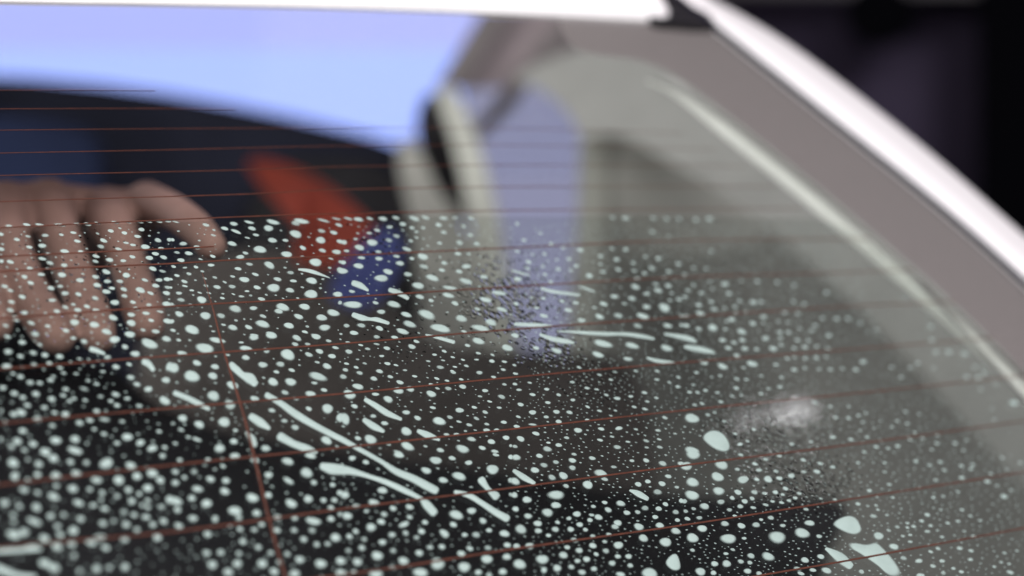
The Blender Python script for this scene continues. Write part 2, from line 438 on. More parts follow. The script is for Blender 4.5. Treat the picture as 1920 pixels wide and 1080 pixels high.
def plane_z(x, y):
    # one flat panel: 1/depth runs linearly over the picture
    a = Matrix(((1, 1000, 120), (1, 1560, 285), (1, 2000, 850))).inverted() @ Vector((1 / 1.62, 1 / 1.38, 1 / 1.16))
    return 1 / (a[0] + a[1] * x + a[2] * y)
cab('ceiling_lining', [(x, y, plane_z(x, y)) for x, y in smooth_poly([(955, 150), (1010, 118), (1100, 85), (1330, 85), (1560, 285), (1800, 500), (2150, 800), (2150, 1130), (1900, 890), (1700, 668), (1560, 530), (1440, 425), (1340, 350), (1250, 300), (1185, 262), (1130, 250), (1090, 264), (1075, 225), (1045, 190), (1000, 160)], 1)], .05, M['lining'], 0)
cab('lightened_panel', Zs(1.597, [(1150, 225), (1340, 240), (1480, 410), (1400, 470), (1260, 480), (1155, 500)]), .03, M['litpanel'], 2)  # added piece, coloured lighter to lift the side panel's shaded top
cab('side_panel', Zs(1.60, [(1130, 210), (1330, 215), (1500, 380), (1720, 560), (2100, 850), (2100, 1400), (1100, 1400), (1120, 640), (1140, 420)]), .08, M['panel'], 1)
tube('edge_trim', [P(x - 12, y + 12, gl_z(x, y) + .020) for x, y in ((1225, 140), (1285, 168), (1350, 214), (1430, 276), (1530, 358), (1650, 460), (1790, 584), (1920, 704), (2080, 880))],
     lambda t: .0004 + .0041 * min(1, t * 3.0), M['trim'], car, 10)
# rear seat and shelf
cab('rear_seat', [(240, 760, 1.38), (290, 540, 1.38), (380, 474, 1.38), (520, 468, 1.38), (650, 500, 1.38), (740, 570, 1.38), (800, 640, 1.38), (900, 655, 1.38), (1130, 660, 1.38), (1220, 700, 1.38), (1260, 1300, 1.38), (230, 1300, 1.38)], .15, M['seatgrey'], 2)
cab('parcel_shelf', [(-700, 640, 1.08), (180, 655, 1.08), (330, 790, 1.08), (640, 850, 1.1), (900, 880, 1.12), (1200, 925, 1.14), (1420, 935, 1.15), (1560, 930, 1.15), (1600, 960, 1.14), (1545, 1050, 1.12), (1480, 1400, 1.05), (-700, 1400, 1.0)], .05, M['black'], 1)

# ------------------------------------------------------------------ wet tint film inside the pane
EDGE = [(-480, 446), (0, 424), (240, 416), (480, 408), (800, 404), (1150, 403), (1400, 405), (1560, 410), (1680, 480), (1800, 590), (2300, 1100)]
vs, fs = [], []
NX, NY = 90, 56
WET = [(850, 510, 100, 50, .4), (950, 560, 120, 90, 1), (1040, 650, 80, 60, .9), (1120, 720, 90, 60, .6), (1440, 795, 110, 45, 1), (1500, 900, 120, 60, .8), (150, 520, 170, 110, .42),
       (700, 440, 90, 50, .5), (1400, 520, 180, 80, .35), (760, 620, 90, 60, .5), (1750, 900, 150, 120, .25)]
wet = []
vs, fs = [], []
def film_px(i, j):
    y0 = 420
    for _ in range(6):
        xr = min(1990, interp([(b, a) for a, b in INNER[6:]], y0) + 10)
        x = -480 + (xr + 480) * i / NX
        ye = interp(EDGE, x)
        y0 = ye + (1260 - ye) * j / NY
    return x, y0
for off in (-.0008, -.0011):
    for j in range(NY + 1):
        for i in range(NX + 1):
            x, y = film_px(i, j)
            vs.append(gl(x, y, off))
            wet.append(max([k * math.exp(-((x - a) / c) ** 2 - ((y - b) / d) ** 2) for a, b, c, d, k in WET]))
nf = (NX + 1) * (NY + 1)
for j in range(NY):
    for i in range(NX):
        q = [j * (NX + 1) + i, j * (NX + 1) + i + 1, (j + 1) * (NX + 1) + i + 1, (j + 1) * (NX + 1) + i]
        fs.append(q); fs.append([nf + k for k in reversed(q)])
rim = [j * (NX + 1) + NX for j in range(NY + 1)] + [NY * (NX + 1) + i for i in range(NX - 1, -1, -1)] + [j * (NX + 1) for j in range(NY - 1, -1, -1)]
for a, b in zip(rim, rim[1:]): fs.append([a, b, nf + b, nf + a])
film = tag(mesh_obj('tint_film', vs, fs, M['film'], None, True), 'clear wet tint film with a straight top edge laid on the rear window', 'film')

at = film.data.attributes.new('beads', 'FLOAT', 'POINT')
at.data.foreach_set('value', wet)

# ------------------------------------------------------------------ drops of soapy water
TS = 1503 / 320.0
TILES = {
(0, 400): """80 115 90 40;235 102 90 32;350 103 110 32;530 105 140 34;680 95 80 25;768 98 95 36;860 88 80 25;1015 82 90 30;1130 82 80 22;1230 78 90 28;1310 75 80 24;1400 75 90 24;1480 72 80 24;
5 185 70 40;148 233 75 40;245 205 70 30;398 197 85 42;372 288 100 46;10 318 80 40;258 300 75 35;570 338 110 46;712 338 70 30;540 190 60 28;645 172 75 30;680 247 85 34;975 157 75 38;1095 175 70 38;912 242 85 42;888 295 90 44;1045 318 90 38;1110 262 75 30;1170 280 70 30;1210 205 80 36;1245 145 70 40;1390 240 85 48;1490 235 60 45;1278 298 105 55;1420 313 80 36;1368 358 85 38;1440 390 90 42;1315 395 90 45;430 358 80 26;90 430 85 40;12 424 60 40;372 402 95 36;440 440 90 46;565 460 85 48;262 487 80 40;425 490 70 25;545 545 105 56;845 380 90 36;965 413 95 48;1085 420 75 36;1165 385 70 36;840 425 80 35;935 518 100 52;1345 490 95 46;1430 512 85 34;215 562 75 44;362 540 85 38;270 615 80 40;705 592 90 50;840 562 85 46;945 602 95 46;1055 602 90 46;1112 548 90 56;1275 590 90 36;1400 590 85 44;1470 583 85 44;40 645 85 40;90 682 75 34;448 662 90 50;530 645 75 40;572 708 95 50;855 635 95 50;935 692 100 46;985 662 80 34;1090 672 85 46;1235 680 110 60;1370 640 90 44;1475 655 80 40;1465 705 90 44;1325 705 80 36;690 716 80 46;838 750 90 48;1095 730 80 44;1010 788 110 58;1170 785 75 40;195 738 80 46;100 782 75 36;460 768 95 42;645 805 70 36;765 822 75 36;1310 808 75 40;1470 805 110 60;90 855 85 38;215 878 85 46;575 830 85 44;685 855 90 46;500 865 85 42;850 858 95 42;1200 842 85 40;140 915 100 30;140 942 90 26;1000 857 80 24;1410 868 95 30;275 968 85 38;655 965 110 68;830 985 115 66;995 922 105 60;1155 970 105 66;1155 895 90 46;1285 882 90 38;1475 952 100 56;1330 945 75 38;420 995 70 32;580 1035 80 40;310 1062 100 50;935 1045 110 62;1145 1068 115 60;1370 1042 95 48;1260 1030 70 36;50 990 70 28""",
(320, 400): """40 75 100 22;310 105 90 40;555 95 95 45;690 80 120 30;900 80 150 50;1150 72 180 50;1100 90 110 55;1345 65 160 30;1460 50 120 24;1480 105 90 36;475 135 90 36;575 162 120 34;715 135 90 42;860 135 110 64;750 192 75 32;675 217 70 22;1100 186 140 78;1328 158 95 46;1435 172 85 40;15 235 50 36;110 270 90 48;232 303 90 50;375 195 75 30;540 270 110 54;895 240 105 52;1010 240 75 34;1320 240 110 70;1490 250 80 46;785 322 140 78;1163 307 85 46;1335 330 90 46;1460 343 105 54;55 347 75 32;158 355 95 46;658 352 75 36;612 387 105 48;1020 365 120 68;370 380 70 32;90 415 85 42;1275 435 140 82;1410 400 70 18;262 405 60 22;25 470 60 30;355 458 80 36;693 450 85 38;868 460 130 72 25;593 490 80 38;1495 430 60 40;1490 500 80 56;125 480 60 24;222 475 60 32;1055 525 85 44;1240 597 125 70;1080 597 80 34;940 583 95 48;745 540 85 36;648 587 115 60;545 558 70 30;388 567 65 32;160 535 70 36;55 550 70 32;300 575 60 24;120 603 80 40;0 582 50 30;475 608 60 28;905 660 145 88;760 655 90 42;540 648 90 46;408 652 90 46;310 640 65 36;125 642 70 24;0 655 40 24;185 680 60 24;72 705 80 36;1050 680 105 54;1235 715 150 90;1470 718 110 66;672 687 60 24;335 702 65 24;255 700 55 18;552 713 50 16;622 733 75 28;455 748 60 24;90 765 95 44;272 765 115 72 20;800 758 85 42;990 750 40 14;178 813 85 40;45 822 90 30;10 805 50 40;568 845 140 82;728 838 95 48;985 830 150 80;950 865 100 60;1178 826 125 64;1430 880 150 70;1490 790 50 50;75 890 105 58;305 905 120 78;443 905 105 56;812 908 85 40;1125 912 110 58;1328 922 130 66;10 955 60 50;185 1025 155 90;545 1010 110 62;465 983 60 24;685 1005 90 44;808 978 165 76 18;1040 992 115 62;1355 1010 130 72;20 1032 65 32;375 1040 50 18;885 1065 115 50;1180 1045 70 30;735 1075 100 30;1270 1075 100 30""",
(640, 400): """60 48 110 26;150 55 110 40;250 48 80 28;365 50 100 42;480 42 90 34;640 48 130 50;740 40 110 36;900 45 110 36;1140 45 90 34;1000 40 80 30;540 97 75 42;425 122 70 32;315 150 70 30;245 175 70 28;620 130 60 30;855 105 75 44;720 130 60 34;660 165 60 30;900 170 75 44;1075 115 70 34;1135 195 80 46;485 203 85 42;418 240 90 46;270 262 125 68;125 228 60 32;20 258 80 56;158 305 115 58;45 333 70 36;325 340 80 32;610 245 60 34;660 215 50 24;865 265 60 30;1040 262 85 56;1190 270 70 40;575 318 115 44 18;175 392 85 36;330 402 95 44;485 380 85 32;715 385 120 70;620 400 60 34;1025 358 80 36;1120 360 60 30;15 435 70 48;150 467 115 60;515 443 105 54;725 472 120 52 16;905 440 75 44;1100 470 110 52;885 503 75 38;1035 515 85 46;10 512 120 64;410 517 115 56;585 540 105 54;350 575 155 74;800 572 165 64 20;1095 602 160 62 18;1255 562 90 44;92 690 80 38;675 640 135 72;955 660 170 46 10;690 738 110 50;790 770 65 36;940 725 140 48;1390 705 180 46 8;1270 765 140 56;1000 795 90 46 20;1195 845 75 36;1415 850 130 50;100 808 210 78 5;300 790 75 40;460 805 165 68 14;350 870 100 54;570 895 130 52 16;750 895 210 92 20;1055 930 140 74;1315 965 140 70;600 980 160 66 20;870 1015 230 78 12;1225 1015 220 64 12;45 992 75 46;175 990 100 52;335 1015 90 46;535 1040 130 52 16;110 1055 90 46;1080 1042 70 26""",
(960, 400): """45 95 55 32;1000 45 90 34;885 38 70 26;1245 45 70 28;1360 50 70 30;1470 50 60 36;250 177 60 24;105 238 60 34;345 270 60 36;1235 165 60 30;1380 208 50 26;45 337 80 24;600 325 90 42;450 308 60 26;880 312 80 28;1000 320 60 36;780 380 75 40;920 408 75 40;500 405 70 34;285 360 60 30;145 430 75 36;180 365 60 24;395 410 55 24;1175 385 60 32;1290 400 70 40;1065 440 75 36;135 487 80 42;270 470 60 36;405 495 80 52;565 465 65 36;515 505 70 30;780 450 70 30;800 517 90 42;935 497 75 34;1230 487 95 52;1380 515 85 40;1465 447 70 36;1075 507 70 30;1165 530 65 30;680 552 85 46;50 580 90 46;340 605 70 40;290 540 60 26;1105 578 80 34;845 597 85 28;1085 650 105 56;1265 627 85 38;1375 640 85 44;1285 682 100 46;900 735 105 48;1055 752 105 52;1185 710 80 34;1405 705 60 24;1345 565 65 28;805 800 100 46;725 833 75 34;1185 825 95 46;1390 768 60 30;1470 760 80 40;1340 835 140 90 32;495 855 95 44;770 912 110 56 20;935 903 115 56;1150 908 145 56 16;610 945 105 56;1105 993 115 48;1370 992 115 50;1490 905 40 40;885 965 75 24;755 970 80 26;440 775 60 34;560 790 75 30;35 800 60 40;170 745 60 24;275 750 60 30;215 835 60 26;280 905 110 40;1330 930 60 26;1490 985 40 36;990 797 65 26""",
(1280, 400): """115 58 80 40;235 50 80 40;250 335 50 28;95 482 55 28;205 490 55 28;15 540 60 32;310 557 65 28;240 603 55 24;370 625 90 48;95 635 65 40;45 682 85 38;260 667 60 32;165 703 65 32;405 707 75 36;515 595 60 28;655 600 60 34;830 610 60 36;20 738 75 30;620 785 85 46;690 782 65 30;250 780 75 34;140 810 85 38;275 847 100 48;155 885 120 54 18;30 910 100 42;460 823 60 28;560 872 65 32;470 883 75 36;370 835 50 24;890 870 90 34;1015 887 75 34;710 913 80 38;975 780 60 32;1070 800 55 28;430 938 90 48;385 952 60 30;615 972 90 46;30 990 80 40;140 1020 75 38;262 1010 110 72 20;515 1040 100 50;1230 925 65 32;1355 930 70 36;1455 930 65 32;840 952 55 24;925 960 60 26;855 1050 65 32;930 1050 65 32;710 968 50 22;1165 988 60 28;1135 1035 60 28;1030 1015 55 24;1280 1070 60 26;1265 700 60 36;980 635 55 36;375 1022 50 26;500 775 65 28""",
(1600, 400): """60 968 60 28;200 1025 50 28;680 998 70 36;450 755 60 30;130 1045 40 20""",
(0, 620): """65 55 80 38;310 35 100 52;195 105 85 48;72 188 105 60;350 125 70 36;292 198 90 50;180 228 75 38;395 217 80 46;525 230 90 52;645 68 70 36;740 98 85 54;940 15 110 50;1008 82 115 76;1140 37 115 66;1100 145 80 52 20;1465 77 110 60;1190 208 110 64;945 237 90 48;1370 12 85 36;60 320 110 60;195 328 85 38;300 300 80 44;435 290 70 40;530 330 75 30;1020 322 90 52;1138 298 65 34;1490 320 80 105;115 380 65 26;180 408 80 44;265 460 90 50;350 463 70 36;445 438 75 40;470 405 60 26;560 375 60 26;670 380 60 22;25 505 75 46;125 555 85 50;315 560 85 56;200 590 75 44;455 605 85 52;578 518 80 40;555 572 70 36;775 442 65 30;850 472 65 30;1150 415 100 60;1205 475 90 50;1305 518 100 64;1460 440 100 70;1018 565 100 56;885 582 70 40;975 622 65 34;1030 660 75 40;1120 600 75 40;1225 665 85 48;1450 620 130 80 25;240 660 80 46;390 680 85 46;185 725 115 70;120 738 85 50;330 785 105 66;480 725 75 36;575 738 85 60;700 815 95 58;790 792 85 42;920 785 130 44;850 710 80 44;460 840 85 50;200 885 90 56;1075 802 70 36;915 912 70 40;830 870 60 34;150 980 110 74;100 1025 75 50;290 1000 95 60;215 1055 80 46;490 970 125 76;660 960 115 80;400 1060 120 50;660 1060 170 70;1120 940 120 76;1235 990 100 64 -20;1340 1040 110 72 -15;1030 993 75 44;1400 890 65 36;5 960 45 60;10 710 40 60;1450 1030 70 40;740 515 110 40;650 600 60 36;610 622 60 36;750 615 65 30;870 268 60 22;700 250 70 22;905 362 60 24;1315 118 200 90 22""",
(320, 620): """190 10 150 50;730 65 110 62;885 45 125 74;1110 68 110 60;1280 55 105 62;1390 92 75 34;1185 15 70 26;410 88 180 56 10;300 160 210 104 14;100 205 120 56;660 160 140 56;660 240 95 56;840 178 85 60;1095 122 85 44;1205 120 75 34;1310 185 90 54;1215 213 95 50;1420 227 90 50;1450 152 80 36;1030 215 165 110 30;20 330 130 110;185 405 175 120 12;230 287 105 58;390 320 95 54;370 402 110 72;810 305 110 66;965 298 105 60;1065 350 75 36;1375 317 110 60 20;900 455 115 84;1055 455 135 80;1295 408 220 84 16;1265 463 75 36;545 485 140 82 18;375 578 145 105 20;1005 548 90 52;1230 562 125 66;1350 525 75 40;740 603 110 60;520 655 130 110;890 705 85 50;1215 690 75 42;1380 690 125 100;1490 770 80 100;1000 797 80 46;1095 855 95 60;1370 970 125 80 25;470 808 130 100;105 775 100 72;250 830 115 80;430 1040 120 90;555 978 90 60;835 1040 110 70;90 875 80 40;155 940 70 40;40 995 60 34;230 960 110 36 20;570 880 60 34;1100 600 85 40;20 820 50 36;500 215 60 24;620 105 60 22;70 85 60 30;1290 280 70 28;930 365 70 34""",
(640, 620): """110 22 95 48;310 57 80 42;470 62 85 40;545 15 130 50;660 97 75 32;620 143 90 50;400 157 80 42;65 188 90 52;230 162 70 32;60 105 70 24;310 120 75 26;170 128 65 22;1110 132 70 32;1205 95 150 66 18;1460 155 130 64;905 183 65 28;820 213 60 24;1205 200 65 26;1330 215 60 24;355 225 65 28;45 292 60 26;205 290 60 26;405 292 75 34;480 305 60 24;765 270 60 24;980 235 55 22;895 263 55 20;1070 258 55 20;1190 256 55 20;1325 270 65 36;1435 275 60 26;870 325 90 42;560 350 60 26;130 325 65 30;35 348 70 42;160 375 80 44;335 360 85 46;985 370 70 36;1100 312 65 28;1000 320 55 20;1215 372 80 42;1425 345 65 30;1340 410 65 30;15 408 85 56;285 425 85 50;430 408 70 38;645 403 65 26;515 457 85 42;840 423 65 26;930 442 60 24;1055 430 60 26;145 495 125 58;605 515 95 66;500 530 120 70 16;790 475 60 28;790 560 115 66;940 512 80 46;1068 495 85 46;1435 475 60 28;1265 530 70 38;1410 585 90 50;70 565 140 96 16;410 608 115 70 20;115 668 75 44;300 562 85 36;845 510 60 26;1220 580 60 26;1305 625 60 24;805 680 70 30;1040 703 100 52;1170 677 65 32;1265 720 75 38;1390 680 65 28;570 722 95 48;670 772 85 48 20;280 755 75 44;380 818 85 46;860 800 145 86;955 765 75 42;1035 803 65 26;1125 832 75 36;1188 775 75 36;1280 825 65 32;1430 808 75 36;570 890 125 84 25;255 962 135 100 22;145 950 80 44;410 1000 75 36;925 915 70 30;1015 918 75 40;1145 958 105 52;1280 882 85 46;1368 877 70 36;1450 945 80 48;1320 980 85 54;1240 1035 85 44;1065 1045 160 80 20;870 1055 90 50;580 1020 170 80 30;1350 1065 90 40;1490 1015 40 36;740 1020 55 24;30 780 100 140 -30;500 1075 120 40;975 355 50 20""",
(960, 620): """800 118 210 74 14;1055 135 165 66 16;1360 157 145 72;755 215 150 60 18;1020 252 115 48;390 180 140 54 20;210 155 80 40;25 45 100 50;20 305 55 26;30 380 60 26;25 472 60 30;155 460 55 24;60 523 65 30;180 565 70 34;305 517 60 30;75 652 75 40;315 635 65 32;180 722 85 48;390 717 80 44;505 722 80 40;300 762 65 36;55 760 65 30;410 803 75 42;530 455 65 30;410 567 60 32;535 612 60 32;660 507 65 26;745 518 60 22;770 390 65 22;905 365 65 24;870 433 55 22;1090 357 60 24;1278 358 70 32;1465 412 65 30;1275 432 60 24;1385 457 55 22;1460 495 60 28;1165 548 70 32;1270 593 55 22;830 568 55 24;925 598 80 36;1045 580 60 26;1190 625 60 24;1075 673 65 26;1170 692 70 28;665 672 60 24;770 708 65 28;910 705 50 20;870 750 50 20;665 790 65 30;1345 768 75 34;580 880 95 56;785 867 75 34;940 862 85 40;1090 870 60 26;1285 880 70 30;210 908 85 42;75 955 95 56;25 1022 65 40;310 1045 105 62;410 1010 80 42;320 988 55 24;480 945 70 34;775 965 70 30;880 935 60 26;925 1028 95 48;1020 980 65 24;1180 972 80 36;1300 1028 75 34;1185 1030 60 24;1295 958 60 22;40 845 75 36;180 828 100 26;590 325 60 24;1435 908 50 20""",
(1280, 620): """350 85 85 40;450 107 75 38;525 85 75 40;728 70 95 50;520 12 105 50;545 160 80 44;400 155 85 42;650 165 70 32;795 160 100 54;860 70 65 32;865 127 70 34;475 220 75 36;850 18 65 30;930 15 65 30;1010 85 65 32;1105 90 65 34;980 155 70 32;1075 147 75 36;1180 140 55 26;1285 45 70 38;1280 157 60 24;920 247 70 34;985 235 60 26;1080 245 60 26;1175 240 65 34;1265 235 55 24;180 280 115 50;350 318 120 56;610 295 130 58 18;820 302 70 32;535 328 65 26;980 345 75 38;1075 332 65 32;1200 340 65 28;1300 343 80 34;1405 335 65 28;475 427 75 32;560 432 60 24;690 400 65 30;870 413 60 26;120 370 60 26;330 397 55 20;255 410 50 18;95 478 50 18;470 508 70 36;60 543 60 28;130 545 60 28;200 527 60 30;305 547 60 22;855 497 75 36;755 513 65 28;690 557 60 30;435 577 60 24;515 570 50 24;105 655 65 28;170 643 65 26;335 628 65 28;220 743 70 38;280 722 55 24;80 775 160 100 16;80 1060 170 80;505 1002 65 36;625 870 60 26;570 975 60 26;1320 940 80 40;1480 960 70 32;1300 670 60 26;1345 765 65 28;1460 772 60 30;1460 670 60 30;1165 635 110 30 25;365 800 60 24;960 1000 60 30;460 910 60 26;1130 980 50 24""",
(1600, 620): """85 275 80 44;20 345 70 34;690 85 85 36;725 190 65 36;840 190 95 46;980 205 90 40;565 287 55 28;500 328 55 26;705 330 50 26;1070 322 55 30;1140 318 50 26;1155 375 70 34;995 410 65 32;1098 417 80 40;1250 470 75 30;1410 640 115 62;420 412 60 24;335 325 55 26;460 715 60 24;110 728 60 24;45 748 55 22;385 797 60 24;475 820 60 24;340 850 55 22;240 797 50 20;85 808 60 18;120 938 60 26;200 1025 70 32;390 1017 65 32;305 1037 60 24;95 1070 60 24;735 995 60 28;895 993 65 30;500 962 60 26;610 950 60 22;740 925 55 22;995 965 60 26;540 898 50 20;580 735 45 18;180 860 45 18;60 880 45 18;1220 690 40 22;1240 785 40 22;1120 518 45 24;970 1055 50 20;690 1048 55 22""",
(0, 850): """115 88 125 90;340 100 95 72;470 48 100 84;245 58 60 44;395 5 120 40;620 78 85 60;760 85 80 56;935 92 160 110 -25;1150 112 130 80;1430 25 70 46;490 200 110 78;330 190 80 56;130 205 85 90;245 238 80 56;672 185 110 76;850 240 130 76;1045 240 110 100 20;1205 205 100 76;1340 180 130 90;1410 240 95 70 20;1300 310 110 84;1130 325 90 70;495 290 80 66;640 315 110 78;210 325 110 60;330 350 80 50;470 385 130 70 25;1030 380 75 56;1225 360 65 50;1160 425 80 66;900 350 70 50;790 320 70 46;1490 410 80 90;1420 475 85 64;40 440 90 76;170 470 80 64;320 480 110 80 30;690 440 120 60 20;820 460 90 50;920 490 90 50;1090 520 90 56;1180 545 80 50;1285 565 100 56;890 410 60 40;115 545 85 70;445 555 80 64;560 545 75 66;710 580 85 66;120 610 80 60;300 605 180 70 22;505 645 80 66;645 685 105 90;530 720 85 64;905 620 100 60;1110 630 90 70;1205 675 80 64;1345 630 75 60;1440 600 85 60;1000 600 70 50;120 720 170 90;210 700 120 90;390 755 120 80 25;500 825 120 80 20;630 805 100 76;880 750 150 84;800 790 120 60;930 835 100 56;1095 760 95 66;1385 745 100 70;650 905 80 66;390 970 130 80;470 1010 160 90;1100 1005 85 80;850 1020 85 80;700 1040 80 70;960 1010 70 60;1300 480 70 56;1250 460 60 50;1300 420 70 50""",
(320, 850): """565 30 110 76;740 65 110 66;1030 75 140 80 18;1230 25 130 60;1195 175 140 110 20;40 165 90 56;205 165 80 60;120 215 60 44;350 230 95 66;485 243 90 64;40 262 85 60;235 318 130 66;475 338 105 70;860 195 100 76;1035 245 140 56 30;1260 260 80 60;1425 280 65 46;45 425 140 84 20;60 500 80 60;185 398 90 66;315 445 115 84;718 395 135 92;860 370 80 64;1060 445 130 86 25;1210 405 100 78 20;1345 415 70 50;1440 415 80 56;1410 480 75 50;1490 350 70 60;565 510 150 90;600 570 80 70;755 530 95 74;195 575 110 60;390 580 70 80;70 640 100 56;940 570 110 70;1090 570 80 60;1255 600 170 76 14;1410 580 85 60;1490 540 60 60;520 640 70 40;610 670 75 50;800 630 80 50;735 675 75 46;935 680 85 60;1085 680 80 60;1245 682 90 60;1450 745 110 90 20;325 715 90 64;635 780 90 60;770 830 85 60;1170 760 80 60;1285 805 75 60;1380 800 70 50;880 880 75 56;1025 890 80 60;440 875 80 60;315 880 90 66;600 885 75 50;365 985 110 86;585 975 105 84;805 975 110 84;960 960 85 70;1135 940 105 80;1320 975 125 90;1490 950 90 80;505 1050 110 76;910 1045 100 76;1090 1065 130 84;1490 1055 90 80;80 60 60 40;330 60 65 44;460 115 60 40""",
(640, 850): """95 45 85 56;215 80 75 46;505 18 120 66;830 65 140 74;975 45 80 46;1120 85 85 50;745 155 120 70;895 240 110 66;1035 205 160 86 16;1330 145 130 104 15;1490 35 60 50;1490 240 70 64;1490 365 50 46;360 330 110 70;285 440 135 76;130 470 100 66;220 512 70 44;455 487 80 56;600 475 90 60;485 435 70 40;30 370 100 80;375 540 85 64;350 605 90 60;260 655 110 84;125 690 70 56;70 735 75 50;445 720 95 64;200 760 65 56;565 705 75 56;600 565 75 50;550 630 120 60 -20;705 690 85 60;735 610 75 50;660 745 75 50;360 785 85 60;180 835 80 60;455 860 75 60;60 860 70 54;1010 545 160 96 18;1145 510 105 70;1245 597 90 66;985 630 90 56;1185 720 100 66;1085 720 70 46;1435 710 110 70;1300 680 70 44;905 710 120 76 35;885 825 80 56;780 830 80 50;1290 835 85 56;1130 840 80 50;1055 885 95 60;1460 810 85 56;685 880 85 64;315 905 125 94;140 960 115 84;545 950 115 80;845 975 160 130;1080 1005 130 110;1280 935 130 84;1455 915 100 70;300 1065 170 100;695 1055 170 100;455 1010 90 50;15 955 70 60;20 1060 80 60;1420 1045 90 70;1205 1050 80 60;1300 1075 80 50;1360 15 80 30;110 1050 70 50;50 555 110 80""",
(960, 850): """35 40 105 66;240 25 80 50;385 80 80 44;280 107 90 54;200 150 100 60;530 65 95 52;530 130 85 56;545 10 70 34;705 45 80 44;895 122 75 36;1055 67 65 32;1180 65 80 44;1325 92 100 56;1490 95 90 50;780 180 150 80 18;815 230 90 40;665 280 110 90;350 215 95 64 20;450 200 105 72 25;25 250 110 80 25;475 290 75 46;385 370 195 96 3;20 370 75 64;130 412 105 66;385 460 110 68;30 493 80 56;310 525 130 88;140 555 95 62;570 537 90 60;225 620 95 64;230 685 85 60;75 672 130 100 20;380 672 90 60;515 672 80 60;595 630 80 50;955 445 105 64;845 500 90 56;1010 525 80 50;1105 520 70 46;1170 485 85 60;1290 490 75 50;1350 450 70 44;1440 520 80 54;1110 275 80 50;1195 250 70 44;1320 270 85 54;1280 343 105 62;1375 205 80 44;1490 420 60 50;1450 300 60 36;760 565 100 60 15;700 545 70 34;685 590 65 44;930 615 90 66;905 650 90 56;1115 650 115 72;1155 750 110 74;1300 637 100 62;1440 688 115 70;1350 785 130 96;855 720 80 44;550 768 95 56;710 815 85 60;935 812 110 76;155 820 100 70;40 820 75 56;590 858 85 66;825 862 80 60;485 830 70 44;450 900 100 76;265 937 140 100;65 980 140 104;395 1015 95 80;280 1030 70 70;655 935 85 60;575 950 70 50;880 970 85 60;930 910 70 50;1025 910 75 54;1040 990 70 50;720 1020 80 56;520 1003 75 56;615 1050 90 60;1210 1060 180 110;955 1070 110 60;815 435 65 40;715 470 60 40;1455 590 60 40;1260 563 70 44;500 575 60 40;645 675 65 44;710 730 65 40;400 610 60 40;320 725 60 40;815 780 65 40;740 890 60 40""",
(1280, 850): """90 15 150 100;30 115 130 90;340 105 145 100 20;305 210 140 96 25;85 258 150 96 18;80 372 165 96 14;315 335 135 90;530 235 125 84;335 430 90 60;190 470 110 70 18;750 232 100 72 20;650 232 70 40;850 222 75 44;955 200 80 54;670 150 80 44;820 160 75 40;730 55 75 38;1065 165 75 36;1180 163 80 44;485 345 85 56;435 395 65 44;630 345 80 54;720 355 70 40;815 345 70 44;905 312 70 40;610 400 65 44;545 425 70 50;1025 355 65 38;730 455 75 34;620 480 70 34;505 470 70 50;410 500 65 44;1085 495 65 34;480 143 70 40;635 95 75 36;510 15 75 36;850 25 65 30;1060 60 70 34;1210 92 75 36;1320 122 65 32;15 425 60 56;95 490 60 40;25 512 60 44;145 570 75 44;40 578 70 40;460 553 60 28;775 570 80 46;370 622 95 62;515 640 95 58;645 632 95 58;880 638 70 40;1115 617 115 60;1200 733 70 44;170 665 115 70;85 748 130 100 15;400 755 175 104 8;830 742 190 130 15;1050 705 170 104 20;750 912 145 90 25;600 905 90 60;510 955 75 50;590 965 65 44;385 975 100 74;280 975 80 60;155 1045 115 80;270 1055 65 50;570 1040 90 60;670 1060 70 50;1075 942 90 62;1215 912 85 54;1010 1020 100 50;1040 1060 90 40;1145 1030 80 44;1265 1035 115 66;540 750 60 34;440 850 60 34;85 855 60 40;380 885 60 34;1215 400 55 24;1340 408 55 24;935 418 60 34;880 365 60 30;990 395 55 34;870 435 60 30;790 425 60 30;690 585 50 28""",
(1600, 850): """220 730 115 80;355 825 115 60;175 555 90 46;440 925 80 50;575 950 85 50;70 1045 70 50;700 995 70 40;590 1075 100 40;790 1055 60 50;385 650 65 34;310 680 65 34;650 690 70 36;530 645 60 30;600 597 60 30;650 543 70 36;295 545 55 28;40 447 65 34;140 330 60 36;670 107 70 40;800 150 75 38;550 72 60 32;765 78 65 36;950 112 65 30;1050 103 60 30;1035 140 60 28;955 217 70 40;1180 250 85 40;1265 285 60 24;1325 382 90 48;725 237 65 30;275 165 60 26;315 275 60 24;40 85 60 26;275 85 55 24;920 600 65 30;830 615 60 26;955 500 65 34;770 498 55 26;1030 553 60 30;1115 593 65 30;975 687 55 24;1055 730 60 26;780 738 60 30;680 638 55 26;740 680 50 24;935 838 75 40;1035 860 65 34;745 840 60 30;680 868 60 30;1030 937 65 34;780 950 70 36;1330 880 60 28;1380 1050 90 40;950 1045 60 36;880 1015 55 30;705 390 55 26;920 340 55 26;790 380 50 22;345 390 50 22;205 385 50 20;125 465 50 22;500 780 55 26;500 720 50 22;435 730 55 26;1210 180 60 28;1390 325 50 24;1310 42 60 28;1470 85 55 30;1350 142 55 24;1440 860 50 22;1240 1000 50 26;1300 960 50 24;1370 975 50 28;200 460 45 20;215 497 45 22;475 615 50 24;475 655 50 24""",
}
drops = []       # (cx, cy, width, height, tilt) in photo pixels, laid on the glass
for (ox, oy), txt in TILES.items():
    for it in txt.replace('\n', '').split(';'):
        v = [float(t) for t in it.split()]
        if len(v) < 4: continue
        ang = v[4] if len(v) > 4 else random.gauss(12, 5)
        drops.append((ox + v[0] / TS, oy + v[1] / TS, v[2] / TS * .93, v[3] / TS * .93, math.radians(ang)))

